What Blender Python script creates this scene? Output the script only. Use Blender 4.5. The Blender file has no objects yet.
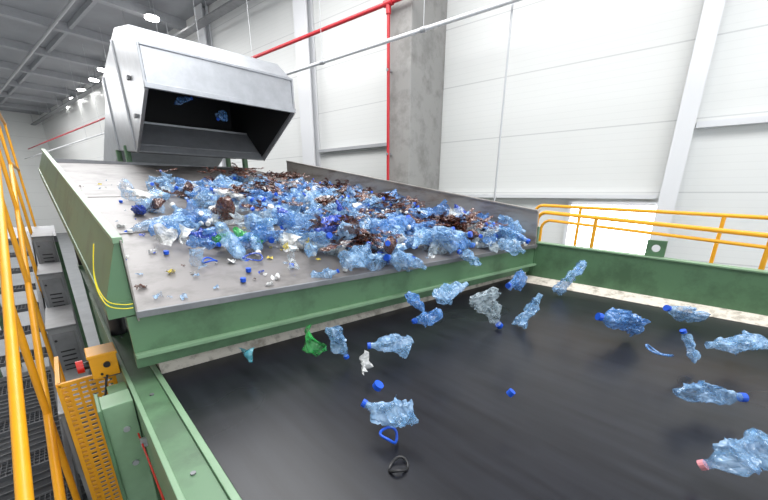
import bpy, bmesh, math, random
from math import *
from mathutils import Vector, Matrix, noise, Euler
import numpy as np
random.seed(7); R=random.Random(11)
scene=bpy.context.scene
FLOOR=-3.6

# ---------------------------------------------------------------- materials
def newmat(name):
    m=bpy.data.materials.new(name); m.use_nodes=True
    nt=m.node_tree; b=nt.nodes['Principled BSDF']; return m,nt,b
def simple(name,col,rough=.5,metal=0,spec=.5,var=0.0,scale=6,bump=0.0,alpha=1,emit=None,estr=0,stretch=(1,1,1),dirt=None,dirtamt=.5):
    m,nt,b=newmat(name)
    b.inputs['Base Color'].default_value=(*col,1)
    b.inputs['Roughness'].default_value=rough; b.inputs['Metallic'].default_value=metal
    b.inputs['Specular IOR Level'].default_value=spec
    b.inputs['Alpha'].default_value=alpha
    if emit: b.inputs['Emission Color'].default_value=(*emit,1); b.inputs['Emission Strength'].default_value=estr
    if var or bump or dirt:
        tc=nt.nodes.new('ShaderNodeTexCoord'); mp=nt.nodes.new('ShaderNodeMapping'); mp.inputs['Scale'].default_value=stretch
        nt.links.new(tc.outputs['Object'],mp.inputs['Vector'])
        n=nt.nodes.new('ShaderNodeTexNoise'); n.inputs['Scale'].default_value=scale; n.inputs['Detail'].default_value=6
        n.inputs['Roughness'].default_value=.65
        nt.links.new(mp.outputs['Vector'],n.inputs['Vector'])
        if var or dirt:
            cr=nt.nodes.new('ShaderNodeValToRGB')
            a=tuple(max(0,c*(1-var)) for c in col); c2=tuple(min(1,c*(1+var)) for c in col)
            if dirt: a=tuple(c*(1-dirtamt)+d*dirtamt for c,d in zip(col,dirt))
            cr.color_ramp.elements[0].position=.35; cr.color_ramp.elements[1].position=.65 if not dirt else .52
            cr.color_ramp.elements[0].color=(*a,1); cr.color_ramp.elements[1].color=(*c2,1)
            nt.links.new(n.outputs['Fac'],cr.inputs['Fac']); nt.links.new(cr.outputs['Color'],b.inputs['Base Color'])
        if bump:
            bp=nt.nodes.new('ShaderNodeBump'); bp.inputs['Strength'].default_value=bump; bp.inputs['Distance'].default_value=.02
            nt.links.new(n.outputs['Fac'],bp.inputs['Height']); nt.links.new(bp.outputs['Normal'],b.inputs['Normal'])
    return m
M={}
M['green']=simple('green_paint',(.095,.19,.10),.42,var=.12,scale=3,dirt=(.05,.09,.05),dirtamt=.5)
M['greenlt']=simple('green_paint_light',(.20,.33,.20),.4,var=.1,scale=4)
M['yellow']=simple('yellow_paint',(.85,.38,.012),.4,var=.06)
M['steel']=simple('tray_steel',(.150,.140,.137),.40,metal=.25,var=.30,scale=2.2,bump=.15,dirt=(.075,.068,.063),dirtamt=.7)
M['steelwall']=simple('side_steel',(.33,.31,.29),.38,metal=.6,var=.2,scale=4,stretch=(1,.5,2),bump=.1,dirt=(.2,.16,.13),dirtamt=.6)
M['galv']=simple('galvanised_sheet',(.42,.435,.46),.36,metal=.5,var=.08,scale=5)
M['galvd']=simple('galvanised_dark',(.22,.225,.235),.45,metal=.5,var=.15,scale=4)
M['stair']=simple('stair_grating_steel',(.11,.115,.125),.55,metal=.4,var=.15,scale=4)
M['cab']=simple('cabinet_grey',(.26,.27,.28),.5,var=.08,scale=4)
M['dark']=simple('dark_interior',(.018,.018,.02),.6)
M['cream']=simple('dirty_cream_edge',(.50,.46,.40),.7,var=.2,scale=14,dirt=(.2,.17,.13),dirtamt=.6,bump=.4)
M['red']=simple('red_pipe',(.50,.02,.03),.35)
M['white']=simple('white_pipe',(.72,.73,.75),.4)
M['conc']=simple('concrete',(.27,.265,.255),.85,var=.14,scale=2.2,bump=.25,dirt=(.18,.175,.165),dirtamt=.6)
M['floor']=simple('concrete_floor',(.20,.21,.22),.5,var=.12,scale=1.2)
M['ceil']=simple('ceiling_deck',(.32,.33,.35),.7,var=.06,scale=.8)
M['beam']=simple('ceiling_beam',(.38,.39,.41),.7,var=.05)
M['duct']=simple('duct_metal',(.5,.51,.53),.4,metal=.4)
M['blackp']=simple('black_plastic',(.015,.015,.017),.4)
M['redbtn']=simple('red_button',(.6,.02,.01),.3)
M['ycable']=simple('yellow_cable',(.8,.68,.02),.4)
M['lamp']=simple('lamp_lens',(1,1,1),.5,emit=(1,.99,.96),estr=22)
M['daylight']=simple('daylight_glass',(1,1,1),.5,emit=(.97,.99,1),estr=5)

m,nt,b=newmat('black_rubber_belt'); M['belt']=m
tc=nt.nodes.new('ShaderNodeTexCoord'); mp=nt.nodes.new('ShaderNodeMapping'); mp.inputs['Scale'].default_value=(9,.9,1)
n=nt.nodes.new('ShaderNodeTexNoise'); n.inputs['Scale'].default_value=2.2; n.inputs['Detail'].default_value=7
n2=nt.nodes.new('ShaderNodeTexNoise'); n2.inputs['Scale'].default_value=1.1
cr=nt.nodes.new('ShaderNodeValToRGB'); cr.color_ramp.elements[0].position=.3; cr.color_ramp.elements[1].position=.8
cr.color_ramp.elements[0].color=(.008,.0085,.0115,1); cr.color_ramp.elements[1].color=(.018,.0195,.026,1)
nt.links.new(tc.outputs['Object'],mp.inputs['Vector']); nt.links.new(mp.outputs[0],n.inputs['Vector']); nt.links.new(tc.outputs['Object'],n2.inputs['Vector'])
nt.links.new(n.outputs['Fac'],cr.inputs['Fac']); nt.links.new(cr.outputs[0],b.inputs['Base Color'])
mr=nt.nodes.new('ShaderNodeMapRange'); mr.inputs['To Min'].default_value=.22; mr.inputs['To Max'].default_value=.38
nt.links.new(n2.outputs['Fac'],mr.inputs['Value']); nt.links.new(mr.outputs[0],b.inputs['Roughness'])
b.inputs['Specular IOR Level'].default_value=.36

m,nt,b=newmat('white_wall_panel'); M['panel']=m
tc=nt.nodes.new('ShaderNodeTexCoord'); sp=nt.nodes.new('ShaderNodeSeparateXYZ'); nt.links.new(tc.outputs['Object'],sp.inputs[0])
def math_(op,a,bv=None,c=None):
    nd=nt.nodes.new('ShaderNodeMath'); nd.operation=op
    for i,v in enumerate((a,bv,c)):
        if v is None: continue
        if isinstance(v,(int,float)): nd.inputs[i].default_value=v
        else: nt.links.new(v,nd.inputs[i])
    return nd.outputs[0]
fr=math_('FRACT',math_('MULTIPLY',sp.outputs[2],1/1.15))
seam=math_('LESS_THAN',fr,.018)
rib=math_('LESS_THAN',math_('FRACT',math_('MULTIPLY',sp.outputs[2],8.7)),.12)
nz=nt.nodes.new('ShaderNodeTexNoise'); nz.inputs['Scale'].default_value=.7; nt.links.new(tc.outputs['Object'],nz.inputs['Vector'])
mix=nt.nodes.new('ShaderNodeMix'); mix.data_type='RGBA'
mix.inputs[6].default_value=(.76,.77,.755,1); mix.inputs[7].default_value=(.46,.47,.47,1)
fac=math_('ADD',math_('MULTIPLY',seam,.5),math_('ADD',math_('MULTIPLY',rib,.09),math_('MULTIPLY',nz.outputs['Fac'],.12)))
nt.links.new(fac,mix.inputs[0]); nt.links.new(mix.outputs[2],b.inputs['Base Color'])
b.inputs['Roughness'].default_value=.45

def pet(name,col,alpha,rough=.14,spec=.9,mixl=.5,crease=True):
    m,nt,b=newmat(name)
    tc=nt.nodes.new('ShaderNodeTexCoord')
    n=nt.nodes.new('ShaderNodeTexNoise'); n.inputs['Scale'].default_value=18; n.inputs['Detail'].default_value=4
    nt.links.new(tc.outputs['Object'],n.inputs['Vector'])
    cr=nt.nodes.new('ShaderNodeValToRGB'); cr.color_ramp.elements[0].position=.38; cr.color_ramp.elements[1].position=.64
    lite=tuple(min(1,c*.5+.5) for c in col)
    cr.color_ramp.elements[0].color=(*col,1); cr.color_ramp.elements[1].color=(*(tuple(c*(1-mixl)+l*mixl for c,l in zip(col,lite))),1)
    nt.links.new(n.outputs['Fac'],cr.inputs['Fac']); nt.links.new(cr.outputs[0],b.inputs['Base Color'])
    mr=nt.nodes.new('ShaderNodeMapRange'); mr.inputs['From Min'].default_value=.35; mr.inputs['From Max'].default_value=.65
    mr.inputs['To Min'].default_value=max(0,alpha-.25); mr.inputs['To Max'].default_value=min(1,alpha+.2)
    nt.links.new(n.outputs['Fac'],mr.inputs['Value']); nt.links.new(mr.outputs[0],b.inputs['Alpha'])
    v=nt.nodes.new('ShaderNodeTexVoronoi'); v.inputs['Scale'].default_value=30; v.feature='DISTANCE_TO_EDGE'
    nt.links.new(tc.outputs['Object'],v.inputs['Vector'])
    bp=nt.nodes.new('ShaderNodeBump'); bp.inputs['Strength'].default_value=.7; bp.inputs['Distance'].default_value=.012
    nt.links.new(v.outputs['Distance'],bp.inputs['Height']); nt.links.new(bp.outputs['Normal'],b.inputs['Normal'])
    b.inputs['Roughness'].default_value=rough; b.inputs['Specular IOR Level'].default_value=spec
    return m
M['p_lb']=pet('pet_light_blue',(.20,.46,.78),.46,mixl=.5)
M['p_b']=pet('pet_blue',(.05,.25,.64),.58,mixl=.30)
M['p_db']=pet('pet_deep_blue',(.015,.07,.5),.85,mixl=.1)
M['p_clear']=pet('pet_clear',(.60,.74,.82),.36)
M['p_white']=pet('white_film',(.74,.75,.74),.85,.4,.4)
M['p_green']=pet('pet_green',(.01,.38,.06),.8,mixl=.15)
M['p_teal']=pet('pet_teal',(.01,.25,.32),.8,mixl=.15)
M['p_yellow']=pet('film_yellow',(.75,.6,.06),.85,.4,.4,mixl=.2)
M['p_brown']=pet('pet_brown',(.10,.026,.012),.92,mixl=.05)
M['cap_blue']=simple('cap_blue',(.01,.09,.6),.35)
M['cap_pink']=simple('cap_pink',(.75,.3,.34),.4)
M['cap_white']=simple('cap_white',(.75,.75,.72),.4)

# ---------------------------------------------------------------- mesh builder
class MB:
    def __init__(s): s.v=[];s.f=[];s.m=[];s.mats=[];s.sm=[]
    def mi(s,k):
        if k not in s.mats: s.mats.append(k)
        return s.mats.index(k)
    def raw(s,vs,fs,mat,smooth=False):
        o=len(s.v); s.v+= [tuple(v) for v in vs]
        i=s.mi(mat)
        for f in fs: s.f.append(tuple(o+k for k in f)); s.m.append(i); s.sm.append(smooth)
    def hexa(s,p,mat):
        s.raw(p,[(3,2,1,0),(4,5,6,7),(0,1,5,4),(1,2,6,5),(2,3,7,6),(3,0,4,7)],mat)
    def box(s,x0,x1,y0,y1,z0,z1,mat):
        s.hexa([(x0,y0,z0),(x1,y0,z0),(x1,y1,z0),(x0,y1,z0),(x0,y0,z1),(x1,y0,z1),(x1,y1,z1),(x0,y1,z1)],mat)
    def bar(s,p,q,w,h,mat,up=(0,0,1)):
        p=Vector(p);q=Vector(q);d=(q-p).normalized();u=Vector(up)
        if abs(d.dot(u))>.98: u=Vector((0,1,0))
        a=d.cross(u).normalized()*w/2; b_=a.cross(d).normalized()*h/2
        s.hexa([p-a-b_,p+a-b_,q+a-b_,q-a-b_,p-a+b_,p+a+b_,q+a+b_,q-a+b_],mat)
    def cyl(s,p,q,r,mat,n=14,r2=None,cap=True):
        p=Vector(p);q=Vector(q);d=(q-p).normalized();u=Vector((0,0,1)) if abs(d.z)<.95 else Vector((1,0,0))
        a=d.cross(u).normalized();b_=d.cross(a)
        if r2 is None:r2=r
        vs=[p+(a*cos(2*pi*i/n)+b_*sin(2*pi*i/n))*r for i in range(n)]+[q+(a*cos(2*pi*i/n)+b_*sin(2*pi*i/n))*r2 for i in range(n)]
        s.raw(vs,[(i,(i+1)%n,n+(i+1)%n,n+i) for i in range(n)],mat,True)
        if cap: s.raw(vs,[tuple(range(n-1,-1,-1)),tuple(range(n,2*n))],mat)
    def tube(s,pts,r,mat,n=12):
        pts=[Vector(p) for p in pts]; N=len(pts); vs=[]; prev=None
        for i,p in enumerate(pts):
            d=((pts[min(i+1,N-1)]-pts[max(i-1,0)])).normalized()
            if prev is None:
                u=Vector((0,0,1)) if abs(d.z)<.9 else Vector((1,0,0)); a=d.cross(u).normalized()
            else:
                a=(prev-d*prev.dot(d)).normalized()
            prev=a; b_=d.cross(a)
            vs+=[p+(a*cos(2*pi*k/n)+b_*sin(2*pi*k/n))*r for k in range(n)]
        fs=[(i*n+k,i*n+(k+1)%n,(i+1)*n+(k+1)%n,(i+1)*n+k) for i in range(N-1) for k in range(n)]
        s.raw(vs,fs,mat,True); s.raw(vs,[tuple(range(n-1,-1,-1)),tuple((N-1)*n+k for k in range(n))],mat)
    def prism(s,prof,x0,x1,mat,closed=True):
        n=len(prof); vs=[(x0,y,z) for y,z in prof]+[(x1,y,z) for y,z in prof]
        fs=[(i,(i+1)%n,n+(i+1)%n,n+i) for i in range(n)]+[tuple(range(n-1,-1,-1)),tuple(range(n,2*n))]
        s.raw(vs,fs,mat)
    def build(s,name,bevel=0,loc=None,rotz=0):
        me=bpy.data.meshes.new(name); vs=s.v
        if loc is not None:
            vs=[(x-loc[0],y-loc[1],z-loc[2]) for x,y,z in vs]
        me.from_pydata(vs,[],s.f)
        for k in s.mats: me.materials.append(M[k])
        me.polygons.foreach_set('material_index',s.m); me.polygons.foreach_set('use_smooth',s.sm); me.update()
        o=bpy.data.objects.new(name,me); scene.collection.objects.link(o)
        if loc is not None: o.location=loc
        if rotz: o.rotation_euler=(0,0,rotz)
        if bevel:
            bm=bmesh.new(); bm.from_mesh(me); bmesh.ops.recalc_face_normals(bm,faces=bm.faces); bm.to_mesh(me); bm.free()
            md=o.modifiers.new('bevel','BEVEL'); md.width=bevel; md.segments=2; md.limit_method='ANGLE'; md.angle_limit=radians(50)
        return o
def arc(c,r,a0,a1,ax1,ax2,n=6):
    c=Vector(c);ax1=Vector(ax1);ax2=Vector(ax2)
    return [c+ax1*r*cos(a0+(a1-a0)*i/n)+ax2*r*sin(a0+(a1-a0)*i/n) for i in range(n+1)]

# ---------------------------------------------------------------- room shell
BR=radians(9)
CEIL=6.5
b=MB(); b.box(8,8.25,-9,44,FLOOR,CEIL,'panel'); b.build('wall_right',rotz=BR)
b=MB(); b.box(-7,8.25,44,44.25,FLOOR,CEIL,'panel'); b.build('wall_far',rotz=BR)
b=MB(); b.box(-7.25,-7,-9,44.25,FLOOR,CEIL,'panel'); b.build('wall_left',rotz=BR)
b=MB(); b.box(-7.25,8.25,-9,44.25,FLOOR-.2,FLOOR,'floor'); b.build('floor',rotz=BR)
b=MB(); b.box(-7.25,8.25,-9,44.25,CEIL,CEIL+.2,'ceil'); b.build('ceiling',rotz=BR)
b=MB()
for v in range(12,44,4):
    b.box(-7,8,v,v+.3,CEIL-.3,CEIL-.002,'beam')
for u in (-4.5,-1,5.2):
    b.box(u,u+.12,8,44,CEIL-.18,CEIL-.003,'beam')
b.build('ceiling_beams',rotz=BR)
b=MB()
for u,r_ in ((1.6,.04),(-.2,.05),(-2.5,.06),(4.6,.05)): b.cyl((u,8,6.1),(u,43.9,6.1),r_,'duct',10)
b.box(7.2,7.5,9,43.9,5.6,5.66,'galvd')
for v in range(10,44,3):
    b.box(7.23,7.26,v,v+.04,5.66,CEIL-.004,'duct'); b.box(1.59,1.61,v,v+.03,6.1,CEIL-.004,'duct')
b.build('ceiling_ducts',rotz=BR)

b=MB(); b.box(6.6,7.99,4.38,4.94,FLOOR,CEIL-.01,'conc'); b.build('concrete_column',.02,rotz=BR)
def post(v,w,name,mat='white'):
    b=MB(); b.box(7.72,7.76,v,v+w,FLOOR,CEIL-.01,mat); b.box(7.94,7.98,v,v+w,FLOOR,CEIL-.01,mat); b.box(7.76,7.94,v+w/2-.02,v+w/2+.02,FLOOR,CEIL-.01,mat)
    b.build(name,rotz=BR)
post(8.65,.55,'steel_wall_post'); post(-.28,.24,'steel_wall_post.001'); post(-4.6,.24,'steel_wall_post.002'); post(14.2,.55,'steel_wall_post.003')
b=MB(); b.box(7.86,7.985,-8,-.3,1.0,1.09,'white'); b.box(7.86,7.985,0,4.3,-.1,-.03,'white'); b.box(7.86,7.985,5.0,8.6,1.2,1.28,'duct'); b.build('trim_1',rotz=BR)
b=MB(); b.box(7.93,7.985,-.08,1.32,-2.2,-.22,'daylight')
for a in (-.14,1.32): b.box(7.9,7.988,a,a+.06,-2.25,-.16,'white')
for z in (-2.27,-.22): b.box(7.9,7.988,-.14,1.38,z,z+.06,'white')
b.build('window_1',rotz=BR)

b=MB(); u,v,zt=6.48,4.86,3.56
b.tube([(u,v-6,zt),(u,v,zt),(u,v+10,zt),(u,43,zt)],.04,'red')
b.tube([(u,v,zt),(u,v,0),(u,v,FLOOR)],.032,'red')
b.cyl((u,v-.1,zt),(u,v+.1,zt),.06,'red'); b.cyl((u,v,zt-.04),(u,v,zt-.18),.05,'red')
for z in (.8,2.4): b.box(u-.05,u+.11,v-.02,v+.02,z,z+.04,'galv')
b.build('red_sprinkler_pipe',rotz=BR)
b=MB(); u,zt=6.1,2.76
b.tube([(u,-6,zt),(u,2,zt),(u,12,zt),(u,43,zt)],.036,'white')
for i in range(12):
    c=-4+i*2.6; b.cyl((u,c,zt+.03),(u,c,CEIL-.01),.006,'duct',6); b.cyl((u,c-.05,zt),(u,c+.05,zt),.048,'duct')
b.build('white_sprinkler_pipe',rotz=BR)
b=MB(); b.cyl((6.2,2.28,FLOOR),(6.2,2.28,CEIL-.01),.016,'duct',8); b.build('hanging_cable',rotz=BR)

k=.8
pos=[(5.06,20.46),(4.25,30.55),(4.03,33.53),(3.6,37.26),(3.3,41),(3.1,45),(2.9,49.5)]
for i,(x,y) in enumerate(pos):
    x*=k;y*=k;z=6.0
    b=MB(); b.cyl((x,y,z+.02),(x,y,z+.18),.24,'duct',20,.10); b.cyl((x,y,z-.04),(x,y,z+.02),.22,'lamp',20); b.cyl((x,y,z+.18),(x,y,CEIL-.005),.01,'duct',6)
    b.build('high_bay_lamp' if i==0 else 'high_bay_lamp.%03d'%i)

# ---------------------------------------------------------------- belt conveyor
YB=lambda x:2.22-.075*x
b=MB()
b.hexa([(.27,-3,-1.04),(3.9,-3,-1.04),(3.9,YB(3.9)+.3,-1.04),(.27,YB(.27)+.3,-1.04),(.27,-3,-1),(3.9,-3,-1),(3.9,YB(3.9)+.3,-1),(.27,YB(.27)+.3,-1)],'belt')
b.cyl((.27,-3,-1.16),(3.9,-3,-1.16),.16,'belt',28)
b.box(.27,3.9,-3,2.2,-1.36,-1.31,'belt')
for y in (-2,-1,0,1): b.cyl((.27,y,-1.16),(3.9,y,-1.16),.08,'galvd',14)
b.box(.235,.262,-3.2,4.4,-1.03,-.965,'greenlt'); b.box(.12,.235,-3.2,4.4,-1.0,-.978,'green')
b.box(.105,.125,-3.2,4.4,-1.42,-.95,'greenlt'); b.box(.125,.25,-3.2,4.4,-1.42,-1.40,'green')
for y in (-2,-.9,.3,1.2,1.9,2.9,3.7): b.cyl((.18,y,-.98),(.18,y,-.972),.010,'galvd',8)
b.hexa([(3.86,-3,-1.0),(4.04,-3,-1.0),(4.04,1.85,-1.0),(3.86,1.85,-1.0),(3.86,-3,-.995),(4.04,-3,-.95),(4.04,1.85,-.95),(3.86,1.85,-.995)],'cream')
b.hexa([(4.04,-3,-1.42),(4.10,-3,-1.42),(4.10,1.75,-1.42),(4.04,1.75,-1.42),(4.04,-3,-.70),(4.10,-3,-.70),(4.10,1.75,-.56),(4.04,1.75,-.56)],'green')
b.hexa([(4.03,-3,-.70),(4.14,-3,-.70),(4.14,1.75,-.56),(4.03,1.75,-.56),(4.03,-3,-.685),(4.14,-3,-.685),(4.14,1.75,-.545),(4.03,1.75,-.545)],'greenlt')
n=16; cy_,cz=.56,-.50; inn=[(4.07,cy_+.035*cos(2*pi*i/n),cz+.035*sin(2*pi*i/n)) for i in range(n)]
outp=[]
for i in range(n):
    a=2*pi*i/n; c,s_=cos(a),sin(a); k_=.075/max(abs(c),abs(s_)); outp.append((4.07,cy_+c*k_,cz+s_*k_))
vs=inn+outp+[(4.10,y,z) for _,y,z in inn+outp]
fs=[]
for i in range(n):
    j=(i+1)%n; fs+=[(i,j,n+j,n+i),(2*n+i,3*n+i,3*n+j,2*n+j),(i,2*n+i,2*n+j,j),(n+i,n+j,3*n+j,3*n+i)]
b.raw(vs,fs,'green')
for y in (-2.6,.2,2.1,4.1):
    for x in (.13,3.98): b.box(x,x+.1,y-.06,y+.06,FLOOR,-1.42,'green')
b.box(.13,4.08,-.02,.08,-1.7,-1.6,'green'); b.box(.13,4.08,1.95,2.1,-1.75,-1.6,'green')
b.box(-.02,.10,1.88,2.02,FLOOR,-.96,'greenlt'); b.box(.02,.10,2.04,2.14,-1.9,-.97,'green'); b.box(-.035,-.02,1.85,2.05,FLOOR,-.95,'green')
for z in (-1.1,-1.3): b.cyl((.05,1.88,z),(.05,1.87,z),.014,'galv',8)
b.build('belt_conveyor',.004)

# ---------------------------------------------------------------- vibrating feeder
YF=lambda x:2.06-.10*x
SL=.155
def TZ(x,y): return -.575+SL*(y-YF(x))
XL,XR,YBK=.215,4.0,7.35
b=MB()
def T(x,y,dz): return (x,y,TZ(x,y)+dz)
b.hexa([T(XL,YF(XL),-.03),T(XR,YF(XR),-.03),T(XR,YBK+2,-.03),T(XL,YBK+2,-.03),T(XL,YF(XL),0),T(XR,YF(XR),0),T(XR,YBK+2,0),T(XL,YBK+2,0)],'steel')
for y in (3.6,5.4):
    b.hexa([T(XL,y,0),T(XR,y,0),T(XR,y+1.8,0),T(XL,y+1.8,0),T(XL,y,.008),T(XR,y,.008),T(XR,y+1.8,.002),T(XL,y+1.8,.002)],'steel')
b.hexa([T(XR,YF(XR),-.05),T(XR+.03,YF(XR),-.05),T(XR+.03,YBK,-.05),T(XR,YBK,-.05),T(XR,YF(XR)+.02,.37),T(XR+.03,YF(XR)+.02,.37),T(XR+.03,YBK,.36),T(XR,YBK,.36)],'steelwall')
b.hexa([T(XR-.01,YF(XR)+.02,.37),T(XR+.06,YF(XR)+.02,.37),T(XR+.06,YBK,.36),T(XR-.01,YBK,.36),T(XR-.01,YF(XR)+.02,.385),T(XR+.06,YF(XR)+.02,.385),T(XR+.06,YBK,.375),T(XR-.01,YBK,.375)],'steelwall')
b.hexa([T(XR+.03,YF(XR),-.35),T(XR+.07,YF(XR),-.35),T(XR+.07,YBK,-.3),T(XR+.03,YBK,-.3),T(XR+.03,YF(XR),.2),T(XR+.07,YF(XR),.2),T(XR+.07,YBK,.2),T(XR+.03,YBK,.2)],'green')
b.hexa([T(XL-.008,YF(XL),-.05),T(XL,YF(XL),-.05),T(XL-.1,YBK,-.05),T(XL-.11,YBK,-.05),T(XL-.008,YF(XL),.36),T(XL,YF(XL),.36),T(XL-.1,YBK,.36),T(XL-.11,YBK,.36)],'steelwall')
b.hexa([T(.10,YF(0),.06),T(XL-.01,YF(0),-.02),T(XL-.11,YBK,-.0),T(-.0,YBK,.1),T(XL-.03,YF(0),.345),T(XL-.01,YF(0),.345),T(XL-.11,YBK,.345),T(XL-.125,YBK,.345)],'green')
b.hexa([T(XL-.035,YF(0)-.01,.345),T(XL+.005,YF(0)-.01,.345),T(XL-.095,YBK,.345),T(XL-.135,YBK,.345),T(XL-.035,YF(0)-.01,.372),T(XL+.005,YF(0)-.01,.372),T(XL-.095,YBK,.372),T(XL-.135,YBK,.372)],'greenlt')
b.hexa([T(.095,YF(0)-.005,-.02),T(XL,YF(0)-.005,-.02),T(XL-.02,YBK,-.02),T(-.01,YBK,-.02),T(.095,YF(0)-.005,.06),T(XL,YF(0)-.005,.06),T(XL-.02,YBK,.10),T(-.01,YBK,.10)],'green')
def FB(x0,x1,dy0,dy1,z0,z1,mat):
    b.hexa([(x0,YF(x0)+dy0,z0),(x1,YF(x1)+dy0,z0),(x1,YF(x1)+dy1,z0),(x0,YF(x0)+dy1,z0),(x0,YF(x0)+dy0,z1),(x1,YF(x1)+dy0,z1),(x1,YF(x1)+dy1,z1),(x0,YF(x0)+dy1,z1)],mat)
FB(XL-.01,XR+.02,-.015,.01,-.605,-.572,'galvd')
FB(XL-.05,XR+.05,.02,.05,-.80,-.60,'green')
FB(XL-.05,XR+.05,-.02,.05,-.82,-.80,'greenlt')
FB(XL-.05,XR+.05,.05,.09,-.90,-.82,'green')
b.hexa([(.27,YB(.27)-.05,-.999),(3.95,YB(3.95)-.05,-.999),(3.95,YB(3.95)+.06,-.999),(.27,YB(.27)+.06,-.999),(.27,YB(.27)-.01,-.92),(3.95,YB(3.95)-.01,-.92),(3.95,YB(3.95)+.06,-.89),(.27,YB(.27)+.06,-.89)],'cream')
for x in (.13,3.95):
    for y in (3.0,6.6):
        b.box(x-.0,x+.1,y-.07,y+.07,FLOOR,-1.0,'green'); b.cyl((x+.05,y,-1.0),(x+.05,y,TZ(x,y)-.05),.05,'blackp',12)
    b.box(x-.0,x+.1,2.6,7.2,-1.15,-1.05,'green')
b.build('vibrating_feeder_tray',.003)

def smooth(pts,n=4):
    P=[Vector(p) for p in pts]; o=[]
    for i in range(len(P)-1):
        p0=P[max(i-1,0)];p1=P[i];p2=P[i+1];p3=P[min(i+2,len(P)-1)]
        for k in range(n):
            t=k/n; o.append(.5*((2*p1)+(-p0+p2)*t+(2*p0-5*p1+4*p2-p3)*t*t+(-p0+3*p1-3*p2+p3)*t**3))
    return o+[P[-1]]
b=MB()
pts=[(.12,2.22,-.24),(.105,2.20,-.30),(.09,2.16,-.38),(.09,2.10,-.45),(.11,2.04,-.5),(.16,2.02,-.52),(.2,2.02,-.525)]
b.tube(smooth(pts),.0025,'ycable',6); b.tube(smooth([(x-.004,y-.015,z-.016) for i,(x,y,z) in enumerate(pts)]),.0025,'ycable',6)
b.build('yellow_air_hose')

# ---------------------------------------------------------------- discharge hood
b=MB()
x0,x1=1.50,4.05
prof=[(7.0,1.58),(7.03,2.20),(7.5,2.55),(8.6,2.82),(11.2,2.5),(11.2,1.02),(8.6,.78)]
def plate(ya,za,yb,zb,xa,xb,th,mat):
    b.bar(((xa+xb)/2,ya,za),((xa+xb)/2,yb,zb),xb-xa,th,mat)
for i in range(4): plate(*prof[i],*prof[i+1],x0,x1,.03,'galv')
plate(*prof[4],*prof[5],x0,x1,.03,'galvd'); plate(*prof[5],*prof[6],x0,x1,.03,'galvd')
for xx in (x0-.015,x1-.015):
    b.prism(prof,xx,xx+.03,'galv')
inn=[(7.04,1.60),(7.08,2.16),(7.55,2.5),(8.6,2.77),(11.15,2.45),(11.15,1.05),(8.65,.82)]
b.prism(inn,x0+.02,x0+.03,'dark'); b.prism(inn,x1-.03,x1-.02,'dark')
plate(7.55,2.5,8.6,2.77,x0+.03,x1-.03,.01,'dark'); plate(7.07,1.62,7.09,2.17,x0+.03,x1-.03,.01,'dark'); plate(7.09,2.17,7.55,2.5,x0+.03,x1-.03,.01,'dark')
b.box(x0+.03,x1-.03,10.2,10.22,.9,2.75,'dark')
b.bar(((x0+x1)/2,6.98,1.58),((x0+x1)/2,6.98,1.66),x1-x0+.08,.05,'galv')
b.bar(((x0+x1)/2,8.58,.78),((x0+x1)/2,8.66,.90),x1-x0,.04,'galv')
plate(8.66,.92,9.3,1.42,x0+.05,x1-.05,.03,'galv')
b.bar((x0+.05,9.28,1.42),(x1-.05,9.28,1.42),.05,.05,'galv')
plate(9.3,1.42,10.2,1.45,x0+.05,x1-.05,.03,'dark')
for xx in (x0-.03,x1+.015): b.bar((xx,7.0,1.58),(xx,8.6,.78),.03,.06,'galv')
b.bar((x0-.03,7.0,2.2),(x0-.03,7.0,1.58),.03,.05,'galv'); b.bar((x1+.02,7.0,2.2),(x1+.02,7.0,1.58),.03,.05,'galv')
b.bar((x0-.03,8.7,.82),(x0-.03,9.0,2.74),.03,.05,'galv'); b.bar((x0-.03,10.7,.98),(x0-.03,10.8,2.5),.03,.05,'galv')
b.box(x0-.06,x0-.02,8.0,8.12,1.3,1.36,'galvd'); b.box(x0-.06,x0-.02,8.0,8.12,1.9,1.96,'galvd')
b.box(x0-.01,x1+.01,6.99,7.03,2.17,2.21,'galv')
b.hexa([(x0,11.2,1.0),(x1,11.2,1.0),(x1,21,-3),(x0,21,-3),(x0,11.2,2.2),(x1,11.2,2.2),(x1,21,-1.8),(x0,21,-1.8)],'galv')
for xx in (x0-.05,x1+.02):
    for yy in (9.8,11.0): b.box(xx,xx+.1,yy,yy+.14,FLOOR,1.0,'green')
b.build('discharge_hood',.004)
b=MB(); b.box(.2,XR,9.36,9.4,TZ(2,9.3)-.3,TZ(2,9.3)+.05,'galvd'); b.build('tray_end_plate')

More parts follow.
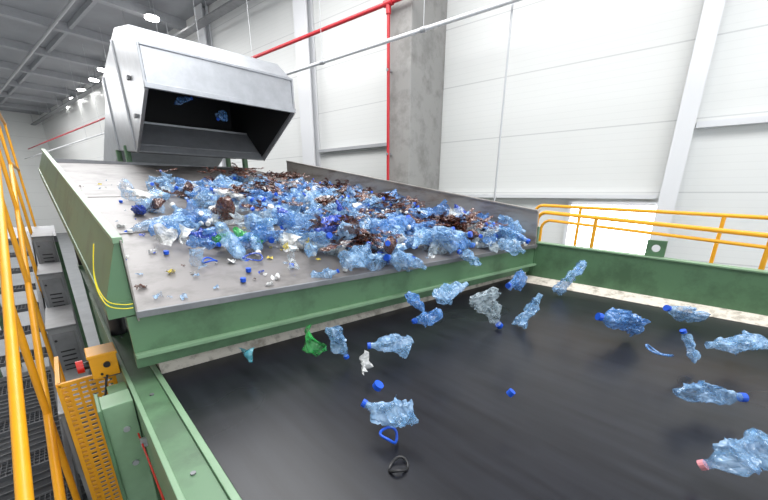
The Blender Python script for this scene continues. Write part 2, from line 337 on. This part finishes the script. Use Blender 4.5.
# ---------------------------------------------------------------- bottles
def bottle_mesh(seed,L=.25,Rad=.047,nr=18,ns=14,crush=.6,amp=.03,cap=True,bendk=1.5):
    rr=random.Random(seed); off=Vector((rr.uniform(-50,50),rr.uniform(-50,50),rr.uniform(-50,50)))
    prof=[]
    for i in range(nr):
        s=i/(nr-1)
        if s<.04: r=.55+s*9
        elif s<.62: r=.92+(.08 if i%2 else 0)
        elif s<.86: r=.95-((s-.62)/.24)**1.3*.62
        else: r=.31
        prof.append((s,min(r,1)*Rad))
    dents=[(Vector((rr.uniform(-1,1)*Rad,rr.uniform(-1,1)*Rad,rr.uniform(.1,.75)*L)),rr.uniform(.035,.07)) for _ in range(5)]
    bend=rr.uniform(-bendk,bendk)*crush; tw=rr.uniform(-1.0,1.0)
    vs=[]
    fl=1-.55*crush*rr.uniform(.7,1.1)
    for s,r in prof:
        z=s*L
        for k in range(ns):
            a=2*pi*k/ns
            p=Vector((r*cos(a),r*sin(a),z))
            body=max(0,min(1,(.86-s)/.2))
            dn=noise.noise_vector(p*14+off)*amp*body; dn2=noise.noise_vector(p*42+off)*amp*.42*body
            p2=p+dn+dn2
            for c,ra in dents:
                d=(p-c).length
                if d<ra*1.2: p2.xy=p2.xy*(1-.55*(1-d/(ra*1.2))*body)
            f_=1-(1-fl)*body
            x,y,zz=p2.x*(1+.35*(1-f_)),p2.y*f_,p2.z
            t=tw*s; x,y=x*cos(t)-y*sin(t),x*sin(t)+y*cos(t)
            th=bend*s
            if abs(bend)>.05:
                Rb=L/bend; cxz=Rb-(Rb-x)*cos(th); zz2=(Rb-x)*sin(th)
                x=cxz; zz=zz2+(zz-z)
            vs.append(Vector((x,y,zz)))
    c=sum(vs,Vector())/len(vs)
    fs=[(i*ns+k,i*ns+(k+1)%ns,(i+1)*ns+(k+1)%ns,(i+1)*ns+k) for i in range(nr-1) for k in range(ns)]
    fs.append(tuple(range(ns-1,-1,-1)))
    capv=[];capf=[]
    if cap:
        r1=vs[-ns:]; cc=sum(r1,Vector())/ns; ax=(cc-sum(vs[-3*ns:-2*ns],Vector())/ns).normalized()
        u=ax.orthogonal().normalized(); w=ax.cross(u); rc=min(Rad*.38,.02); n=12
        for h_ in (-.012,.008): capv+=[cc+ax*h_+(u*cos(2*pi*k/n)+w*sin(2*pi*k/n))*rc for k in range(n)]
        capf=[(k,(k+1)%n,n+(k+1)%n,n+k) for k in range(n)]+[tuple(range(n,2*n)),tuple(range(n-1,-1,-1))]
    else: fs.append(tuple((nr-1)*ns+k for k in range(ns)))
    return [v-c for v in vs],fs,[v-c for v in capv],capf
def flake_mesh(seed,S=.09):
    rr=random.Random(seed); n=8; off=Vector((rr.uniform(-50,50),)*3); vs=[];fs=[]
    asp=rr.uniform(.5,1)
    for i in range(n):
        for j in range(n):
            x=(i/(n-1)-.5)*2*S;y=(j/(n-1)-.5)*2*S*asp
            d=noise.noise_vector(Vector((x,y,0))*14+off)
            vs.append(Vector((x,y,0))+Vector((d.x*.04,d.y*.04,d.z*.10)))
    for i in range(n-1):
        for j in range(n-1): fs.append((i*n+j,i*n+j+1,(i+1)*n+j+1,(i+1)*n+j))
    return vs,fs,[],[]
protos=[bottle_mesh(s,L=R.uniform(.26,.34),Rad=R.uniform(.050,.066),nr=22,ns=16,crush=R.uniform(.45,1),amp=R.uniform(.028,.046),cap=(s%3!=0)) for s in range(24)]
flakes=[flake_mesh(100+s) for s in range(10)]
def strand_mesh(seed):
    rr=random.Random(seed); vs=[];fs=[]
    for q in range(6):
        p=Vector((rr.uniform(-.06,.06),rr.uniform(-.06,.06),0)); d=Vector((rr.uniform(-1,1),rr.uniform(-1,1),0)).normalized()
        w=rr.uniform(.012,.032)
        o=len(vs)
        for i in range(9):
            side=d.cross(Vector((rr.uniform(-.5,.5),rr.uniform(-.5,.5),1))).normalized()*w
            vs+=[p-side,p+side]
            d=(d+Vector((rr.uniform(-1,1),rr.uniform(-1,1),rr.uniform(-.45,.45)))*.6); d.z*=.6; d.normalize(); p=p+d*.024
        for i in range(8): fs.append((o+2*i,o+2*i+1,o+2*i+3,o+2*i+2))
    return vs,fs,[],[]
strands=[strand_mesh(300+i) for i in range(8)]

def in_pile(x,y):
    pts=[(1.6,1.1),(2.0,.85),(2.5,.62),(3.2,.45),(4.6,.45),(5.6,.55),(6.4,.9),(7.2,1.5)]
    if y<YF(x)+.02 or y>7.2 or x>3.90: return 0
    xl=pts[-1][1]
    for (ya,xa),(yb,xb) in zip(pts,pts[1:]):
        if ya<=y<=yb: xl=xa+(xb-xa)*(y-ya)/(yb-ya)
    e=max(0,min(1,(x-xl)/1.1))
    back=1 if y<4.6 else max(.22,1-(y-4.6)/2.2)
    if x>3.3 and y>4: back*=.6
    return e*back
def place(b,mesh,mat,T_,capmat='cap_blue'):
    vs,fs,cv,cf=mesh
    b.raw([T_@v for v in vs],fs,mat)
    if cv: b.raw([T_@v for v in cv],cf,capmat)
pile=MB(); cnt=0
brown=[(3.3,6.2,.35),(2.9,2.7,.45),(1.85,2.35,.18),(1.9,4.4,.28),(3.4,3.6,.4),(2.6,5.0,.3),(3.3,2.1,.25),(3.2,4.6,.3),(2.3,3.4,.3),(2.9,6.6,.3)]
isbr=lambda x,y:any((x-bx)**2+(y-by)**2<br*br for bx,by,br in brown)
while cnt<450:
    x=R.uniform(.45,3.90); y=R.uniform(1.65,7.2)
    w=in_pile(x,y)
    if R.random()>w: continue
    cnt+=1
    h=.05+R.random()**1.5*.15*w
    rot=Euler((radians(90)+R.gauss(0,.32),R.uniform(0,6.28),R.uniform(0,6.28))).to_matrix().to_4x4()
    s=R.uniform(.85,1.35)
    TT=Matrix.Translation((x,y,TZ(x,y)+h))@rot@Matrix.Scale(s,4)
    rnd=R.random(); mat='p_lb'
    if isbr(x,y) and rnd<.22: mat='p_brown'
    elif rnd<.54: mat='p_lb'
    elif rnd<.80: mat='p_b'
    elif rnd<.90: mat='p_clear'
    elif rnd<.935: mat='p_white'
    elif rnd<.955: mat='p_db'
    elif rnd<.96: mat='p_green'
    elif rnd<.985: mat='p_brown'
    if R.random()<.12: place(pile,R.choice(flakes),mat,TT)
    else: place(pile,R.choice(protos),mat,TT,R.choice(['cap_blue','cap_blue','cap_white']))
cnt=0
while cnt<170:
    if R.random()<.2: x=R.uniform(1,3.9); y=R.uniform(1.8,7)
    else:
        bx,by,br=R.choice(brown); a=R.random()*6.28; q=br*sqrt(R.random())*1.2; x=bx+q*cos(a); y=by+q*sin(a)
    if in_pile(x,y)<=.1: cnt+=.2; continue
    cnt+=1
    place(pile,R.choice(strands),'p_brown',Matrix.Translation((x,y,TZ(x,y)+.13+R.random()*.11))@Euler((R.gauss(0,.2),R.gauss(0,.2),R.random()*6)).to_matrix().to_4x4()@Matrix.Scale(R.uniform(.8,1.3),4))
for (x,y,k) in [(.95,2.85,'p_green'),(1.12,2.78,'p_green'),(2.35,2.55,'p_green'),(3.1,4.4,'p_green'),(.72,3.0,'p_white'),(.60,3.1,'p_white'),(1.35,2.5,'p_white'),(1.28,2.45,'p_yellow'),(1.45,2.42,'p_yellow')]:
    place(pile,R.choice(protos if k=='p_green' else flakes),k,Matrix.Translation((x,y,TZ(x,y)+.10))@Euler((1.57,R.random()*6,R.random()*6)).to_matrix().to_4x4()@Matrix.Scale(.5 if k=='p_yellow' else .8,4))
pile.build('plastic_bottle_pile')
sc=MB()
for i in range(170):
    x=R.uniform(.28,3.2); y=YF(x)+.06+R.random()**1.5*5
    s=R.uniform(.08,.34)
    place(sc,R.choice(flakes),R.choice(['p_white','p_white','p_lb','p_lb','p_db','p_brown','p_clear','p_white','p_yellow']),Matrix.Translation((x,y,TZ(x,y)+.03*s+.006))@Euler((R.gauss(0,.2),R.gauss(0,.2),R.random()*6)).to_matrix().to_4x4()@Matrix.Scale(s,4))
sc.build('plastic_scraps')

names={}
CR=Vector((.725,-.688,0)); CU=Vector((0,0,1)); CF=Vector((.688,.725,0))
def loose(x,y,z,mat,s=1.0,rot=None,kind='b',seed=0,capmat='cap_blue',crush=.72,name='crushed_bottle',cap=True,L=.25,Rad=.058,d=None):
    b=MB()
    if kind=='b': m_=bottle_mesh(500+seed,L=L,Rad=Rad,nr=34,ns=26,crush=crush,amp=.045,cap=cap,bendk=1.0)
    else: m_=flake_mesh(600+seed)
    rot=rot or (R.uniform(1.2,1.9),R.uniform(0,6),R.uniform(0,6))
    if d is not None:
        v=CR*d[0]+CU*d[1]+CF*(d[2] if len(d)>2 else 0)
        rm=v.normalized().to_track_quat('Z','Y').to_matrix().to_4x4()@Matrix.Rotation(R.uniform(0,6),4,'Z')
    else: rm=Euler(rot).to_matrix().to_4x4()
    TT=rm@Matrix.Scale(s,4)
    place(b,m_,mat,TT,capmat)
    n_=names.get(name,0); names[name]=n_+1
    o=b.build(name if n_==0 else name+'.%03d'%n_); o.location=(x,y,z)
    zmin=min((v.co.z for v in o.data.vertices))
    if z+zmin<-.995: o.location.z=-.995-zmin
    return o
items=[(.64,1.82,-.88,'p_teal',.5,'f',None),(.97,1.64,-.85,'p_green',.95,'f',None),(1.08,1.52,-.85,'p_lb',.8,'b',(.4,-.8)),(1.31,1.33,-.87,'p_lb',1.0,'b',(-1,.15)),(1.07,1.28,-.88,'p_white',.6,'f',None),
(.85,.87,-.87,'p_lb',.88,'b',(-.9,-.25,.1)),(2.23,1.19,-.85,'p_clear',1.3,'b',(.2,-1,.2)),(2.49,1.01,-.85,'p_lb',1.15,'b',(.5,.8)),(3.55,1.12,-.83,'p_lb',1.2,'b',(.5,.7)),(2.70,.46,-.85,'p_b',1.35,'b',(-1,.25)),
(2.55,.09,-.85,'p_lb',.8,'b',(-.5,.7)),(2.74,-.09,-.84,'p_lb',1.15,'b',(-1,-.1)),(3.33,.21,-.87,'p_lb',1.2,'b',(-1,.2)),(2.03,-.05,-.88,'p_lb',1.05,'b',(1,-.3)),(1.52,-.14,-.85,'p_lb',.88,'b',(-.65,-.6)),
(1.44,1.26,-.6,'p_b',.8,'b',None),(1.25,1.02,-.6,'p_b',.75,'b',None),(1.78,1.23,-.6,'p_lb',.95,'b',None),(2.27,1.05,-.6,'p_b',.95,'b',None),(3.02,.88,-.6,'p_lb',.95,'b',None),(1.31,1.98,-.55,'p_lb',.75,'b',None),(2.0,1.78,-.52,'p_lb',1,'b',None),(2.64,1.68,-.55,'p_lb',1.1,'b',None),(3.3,1.6,-.52,'p_lb',1.1,'b',None)]
for i,(x,y,z,mt,s,kd,dd) in enumerate(items):
    nm='crushed_bottle' if kd=='b' else 'plastic_film_scrap'
    loose(x,y,z,mt,s,kind=kd,seed=i,name=nm,capmat='cap_pink' if i==14 else 'cap_blue',cap=(i%2==0 or i in(3,5,9,13)),d=dd)
def ring(x,y,z,r,mat,nm,rot):
    b=MB(); pts=[(r*cos(2*pi*i/28),r*sin(2*pi*i/28)*.75,0.01*sin(4*pi*i/28)) for i in range(28)]; b.tube(pts+[pts[0]],.006,mat,8)
    o=b.build(nm); o.location=(x,y,z); o.rotation_euler=rot
ring(2.34,.20,-.86,.08,'p_b','plastic_ring',(.3,.2,.5)); ring(.82,.83,-.95,.045,'cap_blue','plastic_ring.001',(.5,.4,0)); ring(.76,.72,-.99,.04,'blackp','plastic_ring.002',(0,0,0))  # black ring flat on the belt is a ring-shaped cast shadow, modelled dark
ring(1.0,2.45,TZ(1,2.45)+.05,.07,'p_db','plastic_ring.003',(.3,0,0)); ring(1.9,2.0,TZ(1.9,2)+.06,.07,'p_db','plastic_ring.004',(.6,.5,0)); ring(.75,2.6,TZ(.75,2.6)+.02,.06,'cap_blue','plastic_ring.005',(.1,0,1))
def capo(x,y,z,nm,mat='cap_blue',rot=(.5,.3,0),r=.03):
    b=MB(); b.cyl((0,0,-.012),(0,0,.012),r,mat,18); b.cyl((0,0,-.014),(0,0,-.0125),r*.8,'blackp',18); o=b.build(nm,.002); o.location=(x,y,z); o.rotation_euler=rot
capo(.93,1.02,-.85,'bottle_cap',r=.024); capo(1.32,.57,-.85,'bottle_cap.001',r=.016); capo(1.15,2.1,-.57,'bottle_cap.002',r=.02)
for j,(x,y) in enumerate([(.55,2.9),(.9,2.3),(.45,3.6),(.6,5.0),(.8,2.15),(1.5,2.0),(2.2,1.95),(1.2,2.25)]): capo(x,y,TZ(x,y)+.02,'bottle_cap.%03d'%(3+j),rot=(.15,0,0),r=.018,mat=['cap_blue','cap_blue','cap_white'][j%3])
for i,(x,y,z) in enumerate([(2.6,8.1,1.9),(2.95,8.0,1.5),(2.35,8.2,1.75)]): loose(x,y,z,'p_b',1.4,seed=40+i)

# ---------------------------------------------------------------- right walkway & railings
b=MB()
def rail(x,ya,yb,za,zb,posts,r=.024,mid=False):
    b.tube([(x,yb,zb)]+[(x,ya-.1,za-.0)]+arc((x,ya-.1,za-.1),.1,pi/2,0,(0,1,0),(0,0,1),6)+[(x,ya,za-.4)],r,'yellow')
    for y in posts:
        t=(y-ya)/(yb-ya); z=za+(zb-za)*t; b.cyl((x,y,-1.2),(x,y,z),r*.9,'yellow')
rail(4.25,1.78,-3,-.22,-.52,[1.15,-.15,-1.6],.021)
rail(4.25,1.72,-3,-.31,-.63,[],.016)
rail(5.15,2.2,-3,-.17,-.32,[1.6,.2,-1.2],.021)
b.build('yellow_guard_railing')
b=MB(); b.box(4.2,5.25,-3.5,6,-1.26,-1.2,'galvd'); 
for y in (-3.2,0,3.5,5.8): b.box(5.1,5.2,y,y+.1,FLOOR,-1.26,'green')
b.build('walkway_platform')

# ---------------------------------------------------------------- left stair, platform, guard
b=MB()
rt=lambda y:.25+(y-7.41)*.383
for x in (-.30,-1.15):
    b.tube([(x,10.2,rt(7.9)),(x,7.9,rt(7.9)),(x,7.4,rt(7.4)),(x,1.2,rt(1.2))],.024,'yellow')
    b.tube([(x,10.2,rt(7.9)+.82),(x,7.9,rt(7.9)+.82),(x,1.0,rt(1.0)+.82)],.026,'yellow')
    for y in (1.4,3.0,4.6,6.2,7.8,10.1): b.cyl((x,y,min(rt(y),rt(7.9))-1.1),(x,y,min(rt(y),rt(7.9))+.82),.02,'yellow')
b.build('stair_handrail')
b=MB()
for x in (-1.15,-.33): b.bar((x,.9,rt(.9)-1.15),(x,7.9,rt(7.9)-1.1),.04,.2,'galvd')
for i in range(16):
    y=1.2+i*.44; z=rt(y)-1.08
    b.box(-1.12,-.35,y-.13,y-.11,z-.04,z,'stair'); b.box(-1.12,-.35,y+.11,y+.13,z-.04,z,'stair')
    for k in range(23): b.box(-1.11+.033*k,-1.104+.033*k,y-.11,y+.11,z-.03,z,'stair')
    for k in range(4): b.box(-1.12,-.35,y-.07+.05*k,y-.065+.05*k,z-.015,z+.001,'stair')
b.box(-1.3,-.02,7.9,10.5,-.78,-.68,'galvd')
for x in (-1.25,-.12):
    b.box(x,x+.1,10.2,10.3,FLOOR,-.78,'green'); b.box(x,x+.1,7.95,8.05,FLOOR,-.78,'green')
b.build('steel_staircase')
b=MB()
for y in (3.2,4.6,6,8): b.cyl((-1.6,y,FLOOR),(-1.6,y,.3),.025,'yellow')
b.tube([(-1.6,2.0,.3),(-1.6,8,.3)],.025,'yellow'); b.tube([(-1.6,2.0,-.2),(-1.6,8,-.2)],.02,'yellow')
b.build('yellow_guard_railing.001')
b=MB()
b.box(-1.3,-.2,0,7,-2.62,-2.56,'stair')
for i in range(60): b.box(-1.3,-.2,i*.115,i*.115+.012,-2.56,-2.545,'galvd')
for y in (.3,3,6): b.box(-.3,-.22,y,y+.08,FLOOR,-2.62,'galvd'); b.box(-1.28,-1.2,y,y+.08,FLOOR,-2.62,'galvd')
b.build('steel_walkway')
for j,y in enumerate((3.3,4.5,5.7,6.9)):
    zt=rt(y)-.30-.12*j; xa,xb=-.27,-.06
    b=MB(); b.box(xa,xb,y,y+.85,zt-.62,zt,'cab'); b.box(xa-.01,xb+.01,y-.01,y+.86,zt,zt+.02,'galvd')
    b.box(xa+.02,xb-.02,y-.012,y,zt-.58,zt-.05,'galvd'); b.box(xa-.012,xa,y+.05,y+.8,zt-.58,zt-.05,'galvd')
    for k in range(6): b.box(xa+.05,xb-.05,y-.018,y-.012,zt-.5+.05*k,zt-.485+.05*k,'dark')
    b.cyl((xa+.04,y-.02,zt-.12),(xa+.04,y-.012,zt-.12),.012,'blackp',10)
    for x in (xa,xb-.04):
        for yy in (y,y+.81): b.box(x,x+.04,yy,yy+.04,FLOOR,zt-.62,'cab')
    b.box(xa,xb,y,y+.04,zt-1.2,zt-1.16,'cab')
    b.build('control_cabinet' if j==0 else 'control_cabinet.%03d'%j,.003)

# mesh guard
b=MB()
x0g,x1g,yg,z0g,z1g=-.17,.07,2.44,-2.4,-1.02
for (a,c) in (((x0g,yg,z1g),(x1g,yg,z1g)),((x0g,yg,z0g),(x1g,yg,z0g)),((x0g,yg,z0g),(x0g,yg,z1g)),((x1g,yg,z0g),(x1g,yg,z1g))): b.bar(a,c,.02,.02,'yellow')
for (a,c) in (((x0g,yg,z1g),(x0g,2.9,z1g)),((x0g,2.9,z0g),(x0g,2.9,z1g))): b.bar(a,c,.02,.02,'yellow')
for i in range(44): z=z0g+(z1g-z0g)*i/44; b.bar((x0g,yg,z),(x1g,yg,z),.006,.017,'yellow'); b.bar((x0g,yg,z),(x0g,2.9,z),.006,.014,'yellow')
for i in range(1,6): x=x0g+(x1g-x0g)*i/6; b.bar((x,yg,z0g),(x,yg,z1g),.014,.004,'yellow')
for i in range(1,8): y=yg+.48*i/8; b.bar((x0g,y,z0g),(x0g,y,z1g),.004,.010,'yellow')
b.bar((x0g+.02,yg,z0g),(x0g+.02,yg,-2.56),.02,.02,'yellow')
b.build('yellow_mesh_guard')
# emergency stop
b=MB()
b.box(-.02,.10,2.30,2.45,-.985,-.85,'yellow'); b.box(-.026,.106,2.294,2.456,-.862,-.843,'yellow')
b.cyl((-.045,2.38,-.92),(-.02,2.38,-.92),.022,'blackp'); b.cyl((-.075,2.38,-.92),(-.045,2.38,-.92),.036,'redbtn',18)
b.cyl((.05,2.30,-.91),(.05,2.285,-.91),.016,'blackp'); b.cyl((.02,2.30,-.96),(.02,2.29,-.96),.006,'blackp'); b.box(.02,.104,2.32,2.45,-1.0,-.985,'galvd')
b.tube(smooth([(.04,2.29,-.97),(.02,2.26,-1.03),(-.01,2.24,-1.2),(-.01,2.22,-1.6),(.0,2.2,-2.2)]),.006,'blackp',8)
b.build('emergency_stop_box',.004)
b=MB(); b.cyl((.085,-3,-1.1),(.085,1.8,-1.1),.004,'redbtn',6); 
for y in (-1.5,.2,1.7): b.box(.08,.104,y,y+.02,-1.12,-1.08,'galv')
b.build('emergency_pull_cord')

# ---------------------------------------------------------------- lights
def area(name,loc,sx,sy,pw,col=(1,1,1),rot=(0,0,0)):
    l=bpy.data.lights.new(name,'AREA'); l.shape='RECTANGLE'; l.size=sx; l.size_y=sy; l.energy=pw; l.color=col
    o=bpy.data.objects.new(name,l); o.location=loc; o.rotation_euler=rot; scene.collection.objects.link(o); return o
area('hall_light_near',(2.5,-.5,6.2),4,6,720)
area('hall_light_mid',(2.5,6.5,6.2),4,6,640)
area('hall_light_back',(0,16,5.9),5,8,900)
area('hall_light_far',(-3,30,5.9),6,14,1500)
w=bpy.data.worlds.new('world'); scene.world=w; w.use_nodes=True
w.node_tree.nodes['Background'].inputs[0].default_value=(.90,.95,1,1); w.node_tree.nodes['Background'].inputs[1].default_value=2.1
scene.view_settings.view_transform='Standard'; scene.view_settings.exposure=0

# ---------------------------------------------------------------- camera
cd=bpy.data.cameras.new('camera'); cam=bpy.data.objects.new('camera',cd); scene.collection.objects.link(cam)
cd.sensor_width=36; cd.lens=340/768*36; cd.shift_y=49/768; cd.clip_start=.02; cd.clip_end=200
cam.rotation_euler=(radians(90-17.3156),0,-radians(43.503))
scene.camera=cam
